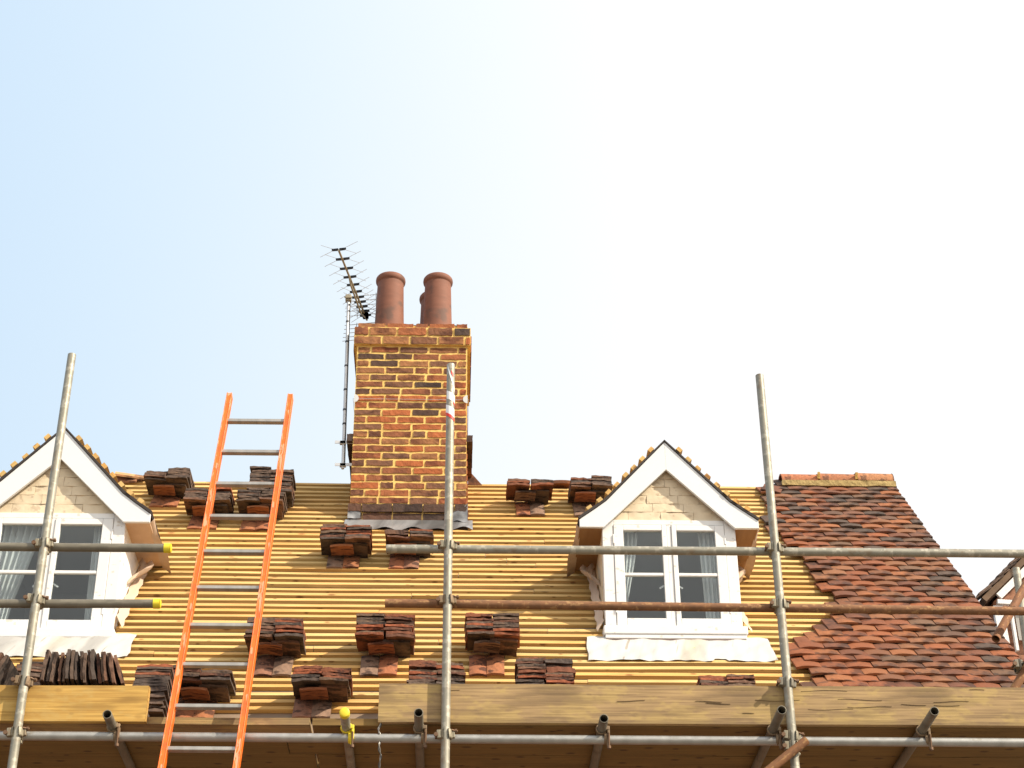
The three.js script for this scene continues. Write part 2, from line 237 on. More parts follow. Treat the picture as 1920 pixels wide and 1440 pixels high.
{ const N = Math.floor((RIDGE_S - .03) / .1);
  for (let i = 1; i <= N; i++) {
    const s = RIDGE_S - .035 - (N - i) * .1; if (s < .3) continue;
    const cuts = [], yw = EAVE_Y + s * SP, zw = EAVE_Z + s * CP;
    for (const h of dormHoles) { const top = h.d.y + 1.48 * h.d.k; if (s > h.s0 - .02 && yw < top) { const hw = Math.min(.468 * h.d.k, (top - yw) / 1.09); cuts.push([h.d.x - hw, h.d.x + hw]); } }
    if (zw > CH_Z - .06) cuts.push([chL - .012, chR + .012]);
    const [, py] = toPx(rp(2.2, s, .03)), end = onRoof(edgeX(py), py, .03).x + .22;
    let a = XL; for (const [c0, c1] of cuts.sort((p, q) => p[0] - q[0])) { if (c0 > a) battenRun(a, c0, s); a = c1; }
    if (end > a) battenRun(a, end, s);
  } }
// dressed clay tiles on the right, laid in courses with broken joints
{ const cells = [], N = Math.floor((RIDGE_S - .06) / .1);
  for (let i = 0; i < N; i++) {
    const s = RIDGE_S - .10 - i * .1; if (s < .45) break;
    const [, py] = toPx(rp(2.5, s, .06)), x0 = onRoof(edgeX(py), py, .06).x, pitch = .1675;
    for (let x = VERGE - .082 - (i % 2 ? .0837 : 0) + rr(-.004, .004), c = 0; x > x0 - .03; x -= pitch, c++) cells.push([x, s, py, c, i]);
    if (i % 2) cells.push([VERGE - .04, s, py, -1, i]);
  }
  cells.sort((a, b) => a[1] - b[1]);
  const left = [];
  cells.forEach(([x, s, py, c], n) => {
    const dark = rnd() < (py < 1000 ? .52 : py < 1060 ? .24 : .08) + (c <= 1 ? .16 : 0), m = dark ? pick(clayDark) : pick(claySet);
    const o = new THREE.Mesh(pick(roofTileGeos), m); shadows(o); o.name = 'roof_tile';
    const th = Math.atan2(.036 + rr(-.004, .008), .235), tail = rr(-.006, .006);
    o.quaternion.setFromRotationMatrix(new THREE.Matrix4().makeBasis(V(1, 0, 0), V(0, CP, SP), V(0, -SP, CP)));
    o.rotateX(-th); o.rotateY(rr(-.012, .012)); o.rotateZ(rr(-.018, .018));
    if (c === -1) o.scale.x = .5;
    o.position.copy(rp(x + rr(-.002, .002), s + tail + .13 + .35 * wob(x, s), .053 + rr(-.003, .004)));
    if (n < 300) roof.add(o); else { o.updateMatrix(); left.push([o.geometry.clone().applyMatrix4(o.matrix), m]); }
  });
  const by = new Map(); for (const [g, m] of left) { if (!by.has(m)) by.set(m, []); by.get(m).push(g); }
  if (left.length) { const mats = [...by.keys()], geos = mats.map((m) => mergeGeometries(by.get(m))), o = shadows(new THREE.Mesh(mergeGeometries(geos, true), mats)); o.name = 'roof_tile'; o.userData.kind = 'stuff'; roof.add(o); }
  // half-round ridge tiles bedded on pale mortar
  const r0 = onRoof(1472, 908, .12).x, yR = EAVE_Y + RIDGE_S * SP, zR = rp(0, RIDGE_S, 0).z; const n = 3, L = (VERGE - r0) / n;
  for (let i = 0; i < n; i++) {
    const R = .112, g = new THREE.CylinderGeometry(R, R * .96, L - .012, 20, 1, true, 0, Math.PI), g2 = new THREE.CylinderGeometry(R - .014, R * .96 - .014, L - .012, 20, 1, true, 0, Math.PI), ring = new THREE.RingGeometry(R - .014, R, 20, 1, 0, Math.PI).rotateY(-Math.PI / 2).rotateX(0);
    for (const q of [g, g2]) q.rotateZ(Math.PI / 2).rotateX(-Math.PI / 2 + Math.PI / 2);
    const fix = (q) => { q.computeBoundingBox(); const b = q.boundingBox; if (b.max.y < R * .6) q.rotateX(b.max.z > R * .6 && b.min.z > -R * .2 ? -Math.PI / 2 : b.min.y < -R * .6 && b.max.y < R * .2 ? Math.PI : Math.PI / 2); return q; };
    fix(g); fix(g2);
    const cap = ring.clone().translate(-(L - .012) / 2, 0, 0), cap2 = ring.clone().translate((L - .012) / 2, 0, 0);
    const o = part('ridge_tile', [g, g2, cap, cap2].map((q) => q.toNonIndexed()), claySet[[3, 5, 0][i]], roof); o.material = M({ map: T.clay, c: [[.45, .16, .07], [.40, .15, .065], [.46, .20, .085]][i], side: THREE.DoubleSide, bumpMap: bumpRough, bumpScale: .003 });
    o.position.set(r0 + L * (i + .5), yR + .025 + .008 * i + rr(-.004, .004), zR); o.rotation.z = rr(-.01, .012);
    if (i) part('mortar_joint', box(.022, .05, .10, { sy: 3, sz: 2, move: (x, y, z) => [x + .006 * Math.sin(z * 90 + y * 40), y, z + .012 * Math.sin(y * 60)] }), mt.mortar, roof).position.set(r0 + L * i, yR + .075, zR + .075);
  }
  const bed = box(VERGE - r0, .055, .05, { sx: 40, sy: 2, sz: 1, move: (x, y, z) => [x, y + (y < 0 ? .012 * vn(x * 9 + 50, 1, 999, 9, 77) : 0), z + .012 * (vn(x * 14 + 50, y * 20 + 5, 999, 99, 78) - .5)] });
  part('mortar_bed', bed, M({ map: T.mortar, c: [.42, .30, .12], roughness: .95, bumpMap: bumpRough, bumpScale: .008 }), roof).position.set((r0 + VERGE) / 2, yR - .002, zR + .105);
}

// ---------------------------------------------------------------- chimney
{ const ch = sub('chimney', house, 'tall chimney of red brown bricks with yellow mortar');
  const zf = -CH_Z, cx = (chL + chR) / 2, W = chR - chL, yTop = onZ(770, 650, CH_Z).y, y0 = onZ(770, 946, CH_Z).y, n = 22, c = (yTop - y0) / n;
  part('mortar_core', box(W - .003, yTop + .21 - y0 + 1.2, chD - .003).translate(cx, (yTop + .21 + y0 - 1.2) / 2, zf - chD / 2), mt.mortar, ch);
  const bgeo = (w, h, d) => { const k = Math.floor(rnd() * 1e6); return box(w, h, d, { sx: 5, sy: 2, sz: 2, move: (x, y, z) => { const q = (a) => hsh(Math.round(x * 900) + 500, Math.round(y * 900) + 500, k + a + Math.round(z * 900)) - .5; const e = (Math.abs(x) > w * .49 ? 1 : .5); return [x + q(1) * .006 * e, y + q(2) * .007, z + q(3) * .004]; } }); };
  const sides = [];
  function course(y, h, w, out, even, set, dset, pdark, joint = .0185, dpt = chD) {
    const u = .2365, xs = []; let x = -w / 2; const first = even ? u * .5 : u;
    let nx = first + rr(-.012, .012); xs.push([x, x + nx]); x += nx;
    while (x < w / 2 - .14) { nx = u + rr(-.014, .014); if (rnd() < .08) nx = u * .5; xs.push([x, x + nx]); x += nx; }
    if (w / 2 - x > .05) xs.push([x, w / 2]); else xs[xs.length - 1][1] = w / 2;
    xs[xs.length - 1][1] = w / 2;
    for (const [a, b] of xs) { const dk = rnd() < pdark; part('brick', bgeo(b - a - joint + rr(-.004, .002), h - joint + rr(-.003, .002), .1), dk ? pick(dset) : pick(set), ch).position.set(cx + (a + b) / 2, y + h / 2 + rr(-.0015, .0015), zf - .05 + out + .0035 + rr(-.001, .001)); }
    for (const sd of [-1, 1]) for (let z = .108; z < dpt - .06; z += .2365) { const L = Math.min(.2365, dpt - z); sides.push(box(.1, h - joint, L - joint).translate(cx + sd * (w / 2 - .046), y + h / 2, zf + out - z - L / 2)); }
  }
  for (let i = 0; i < n; i++) { const t = i / n, row = n - 1 - i, taper = lerp(.008, -.004, t); course(y0 + i * c, c, W + taper * 2, 0, row % 2 === 0, t < .45 ? brickSet : brickSet, brickDark, t < .4 ? .02 : .08); }
  const h2 = onZ(770, 617, CH_Z).y - yTop; let y = yTop;
  for (const [k, o] of [[0, .028], [1, .03]]) { const hh = h2 / 2; course(y, hh, W + .06 , o, k === 1, brickSet, brickDark, .15); y += hh; }
  course(y, .058, W + .012, .004, false, brickSet, brickDark, .1);
  part('mortar_core', box(W + .05, h2 - .006, chD + .05).translate(cx, yTop + h2 / 2 + .003, zf - chD / 2 + .0), mt.mortar, ch);
  // dark weathered base courses, drip courses along the flanks
  let yb = y0; for (const [hh, o, w] of [[.078, .018, W + .03], [.078, .002, W + .014], [.075, .002, W + .014], [.075, .002, W + .014]]) { yb -= hh; course(yb, hh, w, o, hh === .078, brickDark, brickDark, .5, .01); }
  const yd = onZ(770, 821, CH_Z).y;
  for (const sd of [-1, 1]) { for (let i = 0; i < 3; i++) part('drip_brick', bgeo(.05, .065, .22), pick([...brickDark, brickSet[2]]), ch).position.set(cx + sd * (W / 2 + .022), yd, zf - .11 - i * .225); }
  const sm_ = part('side_brickwork', sides.map((g) => g.toNonIndexed()), brickSet[1], ch); sm_.userData.kind = 'stuff';
  // flaunching and pots
  const yt = y + .058;
  part('flaunching', box(W - .03, .05, chD - .04, { sx: 8, sz: 8, move: (x, yy, z) => [x * (yy > 0 ? .75 : 1), yy + .01 * (vn(x * 9 + 9, z * 9 + 9, 99, 99, 3) - .5), z * (yy > 0 ? .75 : 1)] }).translate(cx, yt + .02, zf - chD / 2), M({ map: T.mortar, c: [.55, .42, .22] }), ch);
  const potProf = [[.092, .0], [.128, .0], [.127, .03], [.119, .25], [.113, .452], [.113, .458], [.121, .463], [.127, .473], [.129, .486], [.127, .499], [.120, .508], [.108, .511], [.098, .506], [.095, .49], [.095, .3], [.092, 0]].map((p) => new THREE.Vector2(...p));
  const pg = new THREE.LatheGeometry(potProf, 48); { const uv = pg.attributes.uv, p = pg.attributes.position; for (let i = 0; i < uv.count; i++) uv.setXY(i, uv.getX(i), p.getY(i) * 1.6); }
  const p1 = onZ(730, 604, CH_Z + .17), p2 = onZ(820, 604, CH_Z + .17);
  for (const [p, dz, sc] of [[p1, 0, 1], [p2, 0, 1], [V(p2.x - .035, p2.y, p2.z), .34, 1.03]]) { const o = part('chimney_pot', pg, mt.pot, ch, dz ? 'third terracotta pot hidden behind the right one' : undefined); o.position.set(p.x, yt - .03 + (dz ? .045 : 0), p.z - dz); o.scale.setScalar(sc); o.scale.y = (onZ(735, 523, CH_Z + .17).y - yt + .03) / .511; o.rotation.y = rnd() * 6; }
  // wire strapped round the stack with white corner plates
  const yw = onZ(770, 750, CH_Z).y, q = .012;
  const loop = [[chL - q, zf + q], [chR + q, zf + q], [chR + q, zf - chD - q], [chL - q, zf - chD - q]];
  part('strap_wire', loop.map((p, i) => { const r = loop[(i + 1) % 4]; return rod(V(p[0], yw, p[1]), V(r[0], yw, r[1]), .0016); }), mt.aerial, ch);
  for (const x of [chL, chR]) part('corner_plate', new THREE.CylinderGeometry(.038, .038, .006, 24, 1, false, x < cx ? 0 : Math.PI, Math.PI).rotateX(Math.PI / 2).translate(x + (x < cx ? -.004 : .004), yw, zf + .0195), mt.plate, ch);
  // lead flashing at the foot
  const fy = rp(0, sAtZ(CH_Z)).y;
  part('lead_flashing', sheet((u, v) => { const x = lerp(chL - .03, chR + .05, u), s = lerp(sAtZ(CH_Z) - .01, sAtZ(CH_Z) - .19 - .03 * Math.sin(u * 19) * u, v); return rp(x, s + .04 * (v < .05 ? 1 : 0), .034 + .012 * Math.sin(u * 31 + v * 4) * v + .01 * v); }, 40, 6), mt.leadDark, ch, 'crumpled grey lead flashing at the foot of the chimney');
  part('lead_flashing', sheet((u, v) => V(chR - .16 + .17 * u, fy + .02 + v * .17 * (.35 + .65 * u) - .01 * Math.sin(u * 9), zf + .018 + .03 * (1 - v) * u + .006 * Math.sin(v * 9 + u * 5)), 10, 8), mt.leadDark, ch, 'bent lead corner piece on the chimney');
  part('lead_flashing', sheet((u, v) => V(chL - .012 + .10 * u, fy + .05 + v * .12, zf + .016 + .004 * Math.sin(v * 9 + u * 7)), 6, 6), mt.leadDark, ch);
}

// ---------------------------------------------------------------- dormers
function dormer(D, label, side) {
  const d = sub('dormer', house, label); d.position.set(D.x, D.y, -DZ); d.scale.setScalar(D.k); d.scale.z = 1;
  const P = (n, g, m, l) => part(n, g, m, d, l);
  // side cheeks follow the slope
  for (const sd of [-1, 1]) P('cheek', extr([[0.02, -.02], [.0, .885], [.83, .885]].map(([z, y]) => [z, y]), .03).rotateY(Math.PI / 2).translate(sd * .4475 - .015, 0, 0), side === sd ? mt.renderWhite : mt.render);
  // room behind the glass
  P('room', [box(.86, .9, .02).translate(0, .46, -1.35), box(.86, .02, 1.3).translate(0, .895, -.70), box(.86, .02, 1.25).translate(0, -.03, -.70), box(.012, .9, 1.28).translate(-.424, .45, -.69), box(.012, .9, 1.28).translate(.424, .45, -.69)], mt.room);
  // window frame and sill
  P('window_frame', [bb(-.4645, -.388, .062, .888, -.07, .004), bb(.388, .4645, .062, .888, -.07, .004), bb(-.388, .388, .85, .888, -.07, .003), bb(-.016, .016, .062, .85, -.07, .002)], mt.paint);
  P('sill', [bb(-.485, .485, .0, .062, -.06, .075, .008), bb(-.475, .475, -.03, .0, -.03, .068, .006)], mt.paint);
  P('sill_underside', bb(-.472, .472, -.036, -.0305, -.03, .064, .002), mt.peel, 'bare peeling underside of the sill');
  for (const sd of [-1, 1]) {
    const x0 = sd < 0 ? -.386 : .018, x1 = x0 + .368, a = sd < 0 ? .067 : .033, b = sd < 0 ? .033 : .067;
    P('casement', [bb(x0, x0 + a, .066, .847, -.03, .010), bb(x1 - b, x1, .066, .847, -.03, .010), bb(x0 + a, x1 - b, .805, .847, -.03, .009), bb(x0 + a, x1 - b, .066, .142, -.03, .012)], mt.paint);
    P('glazing_bar', bb(x0 + a, x1 - b, .460, .482, -.024, .006), mt.paint);
    for (const [y0, y1] of [[.142, .460], [.482, .805]]) P('pane', new THREE.BoxGeometry(x1 - b - x0 - a, y1 - y0, .003).translate((x0 + a + x1 - b) / 2, (y0 + y1) / 2, -.012), mt.glass);
    for (const y of [.18, .70]) P('hinge', bb(sd < 0 ? x0 - .006 : x1 - .004, sd < 0 ? x0 + .004 : x1 + .006, y, y + .07, .004, .014, .002), mt.paint);
    P('handle', [bb(-.006, .006, -.008, .062, -.006, .006, .003).rotateZ(sd * 1.0 + Math.PI).translate(sd < 0 ? -.028 : .028, .42, -.045)], mt.white);
  }
  // gable: painted brick courses behind the bargeboards
  P('gable_core', extr([[-.44, .888], [.44, .888], [0, 1.40]], .06).translate(0, 0, -.095), mt.render);
  { const ch = .066; for (let i = 0; i < 7; i++) { const y = .889 + i * ch, hw = .50 - i * ch * .98; if (hw < .05) break; let x = -hw, f = i % 2; while (x < hw - .03) { let w = f ? .115 : rr(.215, .235); f = 0; if (x + w > hw - .06) w = hw - x; const k = Math.floor(rnd() * 999);
    P('brick', box(w - .002, ch - .002, .05, { sx: 5, sy: 2, move: (X, Y, Z) => [X, Y + .004 * (hsh(Math.round(X * 300) + 90, 3, k) - .5) * .7, Z + (Z > 0 ? .009 * (hsh(Math.round(X * 300) + 90, Math.round(Y * 300) + 90, k) - .5) : 0)] }).translate(x + w / 2, y + ch / 2, -.032 + rr(-.0015, .0015)), mt.render); x += w; } } }
  // bargeboards, mitred at the apex, flared at the feet
  const out = [[0, 1.483], [.43, 1.010], [.515, .943], [.60, .880], [.622, .863]], zb = .028;
  for (const sd of [-1, 1]) {
    const sh = [...out, [.622, .808], [.457, .808], [0, 1.266]].map(([x, y]) => [sd * (x + (x === 0 ? .0012 : 0)), y]);
    P('bargeboard', (() => { const s = new THREE.Shape(sh.map((p) => new THREE.Vector2(...p))); return new THREE.ExtrudeGeometry(s, { depth: .02, bevelEnabled: true, bevelSize: .0015, bevelThickness: .002, bevelSegments: 1 }).translate(0, 0, zb); })(), mt.barge);
    // roof skin over the boards
    const top = out.map(([x, y]) => [sd * (x + .003), y + .003]), up = out.map(([x, y], i) => [sd * (x + .010 + (i === 0 ? -.010 : 0)), y + .020]).reverse();
    P('roof_skin', extr([...top, ...up], 1.62).translate(0, 0, zb + .03 - 1.62), mt.feltDark);
    // battens running back over each slope
    const seg = []; for (let i = 1; i < out.length; i++) { const [a, b] = [out[i - 1], out[i]]; seg.push([a, b, Math.hypot(b[0] - a[0], b[1] - a[1])]); }
    for (let t = .115; t < .84; t += .0935) { let r = t, k = 0; while (k < seg.length - 1 && r > seg[k][2]) { r -= seg[k][2]; k++; } const [a, b, L] = seg[k], f = r / L; if (f > 1) break;
      const x = lerp(a[0], b[0], f), y = lerp(a[1], b[1], f), an = Math.atan2(b[1] - a[1], b[0] - a[0]), front = zb + .028 + rr(-.012, .012), back = -Math.max(.1, (y * D.k + D.y - EAVE_Y) / TP - (DZ - EAVE_Z) - .02), L2 = front - back;
      const g = box(.040, .027, L2).rotateZ(sd * an).translate(sd * (x - Math.sin(an) * .033), y + Math.cos(an) * .033, (front + back) / 2); P('batten', g, pick(mt.batten)); }
    // soffit board and its felt edge
    P('soffit_board', [bb(sd < 0 ? -.621 : .462, sd < 0 ? -.462 : .621,   .809, .821, -.66, zb - .002, .002)], side === sd ? mt.feltPale : mt.ply, side === sd ? 'pale boarded soffit under the dormer eaves' : 'brown boarded soffit under the dormer eaves');
    P('felt_edge', sheet((u, v) => V(sd * (.612 + .032 * v + .035 * u * v + .010 * Math.sin(u * 8 + v * 3) * v), .806 + .045 * v - .07 * u * v + .006 * Math.sin(u * 14), lerp(zb - .01, -.70 - .05 * v, u)), 16, 6), mt.felt, 'torn pinkish roofing felt hanging from the eaves');
    P('felt_edge', sheet((u, v) => V(sd * (.475 + .09 * u + .03 * Math.sin(v * 5)), .79 - .32 * v + .02 * Math.sin(u * 6) + .10 * u * v, -.56 + .30 * v * .9 + .05 * u + .015 * Math.sin(u * 9 + v * 7)), 10, 12), mt.felt);
    P('flashing', sheet((u, v) => { const q = lerp(.02, .80, u); return V(sd * (.466 + .006 + .05 * v + .006 * Math.sin(u * 40)), (TP * q + EAVE_Y + (DZ - EAVE_Z) * TP - D.y) / D.k + .10 * (1 - v) + .035, -q + .045 * v); }, 24, 3), mt.felt);
  }
  // apron of pale lead dressed over the battens
  P('lead_apron', sheet((u, v) => { const x = lerp(-.60, .615, u) + .02 * v * (u - .5) + .004 * Math.sin(v * 9 + 1), wave = clamp(.5 + .45 * Math.sin(u * 29 + 3 * Math.sin(u * 11)) + .3 * Math.sin(u * 71)), s = lerp(-.015, -.385 - .010 * wave + (Math.abs(u - .70) < .03 ? .03 : 0), v), lift = .034 + 0.008 * v * wave * wave + .004 * Math.sin(u * 23 + v * 9) + .003 * Math.sin(u * 61 + v * 17); const q = rp(0, sAtZ(DZ) + s, lift); return V(x, (q.y - D.y) / D.k, q.z + DZ); }, 70, 12), mt.lead, 'crumpled pale lead apron under the window');
}
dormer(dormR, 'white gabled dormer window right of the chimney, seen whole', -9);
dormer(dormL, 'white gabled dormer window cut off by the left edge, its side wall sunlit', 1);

// curtains hang inside the windows
function curtain(D, x0, x1, tie, label) {
  const o = thing('curtain', label, 'curtain', null, V(D.x, D.y, -DZ - .10)); o.scale.setScalar(D.k);
  part('cloth', sheet((u, v) => { const y = lerp(.86, .10, v), w = lerp(x1 - x0, (x1 - x0) * tie, sm(v)); const xo = x0 < 0 === tie > 0 ? x0 : x1 - w; return V(xo + u * w, y, .016 * Math.sin(u * 34 + v * 1.5) + .006 * Math.sin(u * 71)); }, 60, 10), mt.curtain, o);
  part('heading_tape', box(x1 - x0, .03, .012).translate((x0 + x1) / 2, .855, -.006), mt.curtain, o);
}
curtain(dormR, -.37, -.21, .35, 'white curtain drawn aside behind the left casement of the right dormer');
{ const o = thing('curtain', 'white curtain hanging behind the right casement of the right dormer', 'curtain', null, V(dormR.x, dormR.y, -DZ - .10));
  part('cloth', sheet((u, v) => V(lerp(.215 + .02 * v, .37, u), lerp(.86, .10, v), .016 * Math.sin(u * 30 + v) + .005 * Math.sin(u * 70)), 60, 10), mt.curtain, o); part('heading_tape', box(.155, .03, .012).translate(.29, .855, -.006), mt.curtain, o); }
{ const o = thing('curtain', 'white curtain at the right edge of the left dormer window', 'curtain', null, V(dormL.x, dormL.y, -DZ - .10)); o.scale.setScalar(dormL.k);
  part('cloth', sheet((u, v) => V(lerp(.25 + .01 * v, .37, u), lerp(.86, .10, v), .014 * Math.sin(u * 26 + v) + .005 * Math.sin(u * 60)), 50, 10), mt.curtain, o); part('heading_tape', box(.12, .03, .012).translate(.31, .855, -.006), mt.curtain, o); }
{ const o = thing('curtain', 'wide white curtain behind the left casement of the left dormer', 'curtain', null, V(dormL.x, dormL.y, -DZ - .10)); o.scale.setScalar(dormL.k);
  part('cloth', sheet((u, v) => V(lerp(-.37, -.09 - .14 * sm(v), u), lerp(.86, .10, v), .02 * Math.sin(u * 40 + v * 2) + .006 * Math.sin(u * 80)), 70, 10), mt.curtain, o); part('heading_tape', box(.28, .03, .012).translate(-.23, .855, -.006), mt.curtain, o); }

// ---------------------------------------------------------------- stacks of tiles waiting on the battens
function tileStack(label, xl, xr, yt, yb, yf, opt = {}) {
  const { dark = .35, turn = 0, tilt = 1.5, foot = true, wedge = true, cols = 2, back = .5, fx = 0 } = opt; if (foot) yb -= 30 + .027 * (yb - 860);
  const tau = tilt * RAD, D = .262, xm = (xl + xr) / 2;
  // lowest tile's back end rests on the slope, its front edge at the sight line of (xm, yb)
  let lo = 0, hi = 0; const r = ray(xm, yb), fr = (s) => { const b = rp(0, s, .05); return V(0, b.y + D * Math.sin(tau), b.z + D * Math.cos(tau)); };
  let a = -1, b = 6; for (let i = 0; i < 50; i++) { const s = (a + b) / 2, p = fr(s); const zz = (p.y - EYE) / r.y * r.z; if (zz > p.z === true) b = s; else a = s; if (false) lo = hi; }
  let best = 0, bd = 1e9; for (let s = 0; s < 5; s += .002) { const p = fr(s), e = Math.abs((p.y - EYE) / -p.z - r.y / -r.z); if (e < bd) { bd = e; best = s; } }
  const p0 = fr(best), X0 = onZ(xl, yb, -p0.z).x, X1 = onZ(xr, yb, -p0.z).x, bx = (X0 + X1) / 2, W = X1 - X0;
  const base = rp(bx, best - .1, .025);
  const o = thing('tile_stack', label, 'tile stack', 'stacks of old roof tiles on the roof', base);
  const set = (g, m, x, y, z, rx, ry, rz) => { const q = part('tile', g, m, o); q.position.set(x - base.x, y - base.y, z - base.z); q.rotation.set(rx, ry, rz, 'YXZ'); return q; };
  const H = (() => { let h = 0; for (; h < 1; h += .002) { const y = p0.y + h, z = p0.z - h * back; if (toPx(V(bx, y, z))[1] < yt) break; } return h; })();
  const step = .0226, rows = Math.max(1, Math.round(H / step)), cw = W / cols;
  for (let c = 0; c < cols; c++) { let y = p0.y - .008; const n = rows + (rnd() < .4 ? -1 : 0); let sl = rr(-.04, .04);
    for (let i = 0; i < n; i++) { const h = step * rr(.86, 1.14), k = Math.floor(rnd() * 8), w = [.168, .172, .176][k % 3]; sl += rr(-.008, .008);
      const zz = p0.z - (y - p0.y) * back + rr(-.020, .016);
      const q = set(stackTileGeos[k], rnd() < dark ? pick(stackDark) : pick(stackSet), bx + (c - (cols - 1) / 2) * cw + rr(-.009, .009), y + h / 2 - D / 2 * Math.sin(tau), zz - D / 2 * Math.cos(tau), -tau + rr(-.02, .02), turn + rr(-.05, .05), sl + rr(-.03, .03));
      q.scale.x = cw * .985 / w; y += h; } }
  if (foot) { // two tiles lying on the slope below, and a wedge between
    const f0 = onRoof(xl + 6 + fx, yf, .03), f1 = onRoof(xl + (xr - xl) * .71 + fx, yf, .03), wF = (f1.x - f0.x) / 2, sF = slopeS(f0);
    const qr = new THREE.Quaternion().setFromRotationMatrix(new THREE.Matrix4().makeBasis(V(1, 0, 0), V(0, CP, SP), V(0, -SP, CP)));
    for (let c = 0; c < 2; c++) { const q = part('tile', roofTileGeos[(c * 3 + rows) % 6], pick(footSet), o); q.quaternion.copy(qr); q.rotateY(rr(-.02, .02)); q.position.copy(rp(f0.x + wF * (c + .5), sF + .13 + rr(-.006, .006), .038 + .004 * c).sub(base)); q.scale.x = wF * 1.0 / .1655; q.scale.z = 1.1; }
    if (wedge) { const c = -.14 + rr(0, .08); set(roofTileGeos[rows % 6], pick(footSet), bx + c * W, p0.y - .040, p0.z - .115, -tau - .1, turn + rr(-.06, .06), rr(-.05, .05)).scale.z = .48; set(stackTileGeos[(rows + 2) % 8], pick(stackDark), bx + .2 * W, p0.y - .026, p0.z - .17, -tau - .1, turn, rr(-.04, .04)).scale.z = .8; }
  }
  return o;
}
tileStack('dark tile stack on the ridge at the left dormer, leftmost of those against the sky', 270, 352, 877, 929, 949, { dark: .95, fx: 4 });
tileStack('dark tile stack behind the left stile of the orange ladder, just below the ridge', 345, 430, 915, 968, 991, { dark: .9 });
tileStack('dark tile stack on the ridge behind the right stile of the ladder', 463, 545, 878, 918, 960, { dark: .95, foot: false });
tileStack('dark tile stack under the ridge one, seen through the upper ladder rungs', 444, 532, 916, 968, 992, { dark: .85 });
tileStack('tile stack below the bottom left corner of the chimney', 600, 694, 981, 1042, 1063, { dark: .6, fx: 6 });
tileStack('tile stack at the chimney foot, crossed by the end of the upper rail', 723, 811, 985, 1040, 1065, { dark: .6 });
tileStack('tile stack on the ridge midway between the chimney and the right dormer', 952, 1036, 893, 940, 965, { dark: .6, fx: 10 });
tileStack('tile stack on the ridge tucked against the left slope of the right dormer', 1071, 1148, 891, 942, 966, { dark: .7 });
tileStack('tall tile stack behind the right stile of the ladder, halfway down the roof', 459, 566, 1153, 1230, 1265, { dark: .45, fx: 10 });
tileStack('tall reddish tile stack left of the middle scaffold pole, under the rail end', 668, 775, 1143, 1229, 1265, { dark: .25 });
tileStack('tall reddish tile stack right of the middle scaffold pole', 874, 976, 1151, 1226, 1264, { dark: .25 });
tileStack('tile stack at the bottom of the roof, seen between the ladder stiles', 318, 432, 1245, 1315, 1346, { dark: .5 });
tileStack('reddish tile stack at the roof bottom, right of the ladder above the yellow cap', 547, 656, 1241, 1316, 1345, { dark: .3, fx: -6 });
tileStack('tile stack crossed by the middle scaffold pole, resting behind the long toe board', 764, 871, 1236, 1300, 1320, { dark: .2, foot: false, tilt: 6 });
tileStack('two-column tile stack behind the long toe board, right of the middle pole', 971, 1080, 1227, 1310, 1330, { dark: .35, foot: false, tilt: 6 });
tileStack('low heap of tiles behind the long toe board beneath the right dormer', 1314, 1420, 1264, 1300, 1320, { dark: .15, foot: false, tilt: 6, back: .6 });
tileStack('tall stack of tiles beside the end of the left toe board, partly behind it', 236, 304, 1243, 1345, 1360, { dark: .8, foot: false, cols: 1, tilt: 9 });
tileStack('short tile stack behind the left toe board, between the upright tiles', 20, 84, 1236, 1290, 1300, { dark: .8, foot: false, cols: 1, tilt: 9 });

// ---------------------------------------------------------------- scaffolding
const SZ = 8.9, RZ = SZ + .05, H_LEDGER = 3.27, H_TRAN = H_LEDGER + .0485, H_DECK = H_TRAN + .0245;
const scaf = thing('scaffolding', 'steel tube scaffolding across the front of the house, with rails and couplers', 'scaffolding');
const sp = (n, g, m, l) => part(n, g, m, scaf, l);
const toGround = (a, b) => { const t = (a.y - .02) / (a.y - b.y); return a.clone().lerp(b, t); };
const poles = [[135, 665, 22, 1440, 'weathered pole in front of the left dormer'], [845.5, 684, 835, 1440, 'pole in front of the chimney, wound with red and white tape'], [1424, 704, 1491, 1440, 'pole to the right of the right dormer']];
const poleAxis = poles.map(([x0, y0, x1, y1, l], i) => { const a = onZ(x0, y0, SZ), b = onZ(x1, y1, SZ); const o = sp('pole', pipe(a, toGround(a, b)), mt.steel, l);
  if (i === 1) { const ax = a.clone().sub(b).normalize(), X = V(1, 0, 0), Zv = V(0, 0, 1), R = .0256;
    const tape = (name, m, y0, y1, turns, w, ph) => { const h0 = onZ(845, y1, SZ).y, h1 = onZ(845, y0, SZ).y; const g = sheet((u, v) => { const an = ph + u * turns * 2 * Math.PI, y = lerp(h0, h1, u) + (v - .5) * w; return b.clone().addScaledVector(ax, (y - b.y) / ax.y).addScaledVector(X, Math.cos(an) * R).addScaledVector(Zv, Math.sin(an) * R); }, 40, 2); const mm = m.clone(); mm.side = THREE.DoubleSide; const t = part(name, g, mm, o); return t; };
    tape('hazard_tape', mt.white, 742, 778, 1.35, .055, .4); tape('hazard_tape', mt.red, 756, 790, 1.1, .022, .3); tape('hazard_tape', mt.red, 701, 707, .10, .022, .9); tape('hazard_tape', mt.white, 690, 735, .3, .03, .5); }
  return [a, b]; });
const tube2 = (n, x0, y0, x1, y1, Z, m, l, ext0 = 0, ext1 = 0, Z1 = Z) => { const a = onZ(x0, y0, Z), b = onZ(x1, y1, Z1), d = b.clone().sub(a).normalize(); a.addScaledVector(d, -ext0); b.addScaledVector(d, ext1); sp(n, pipe(a, b), m, l); return [a, b]; };
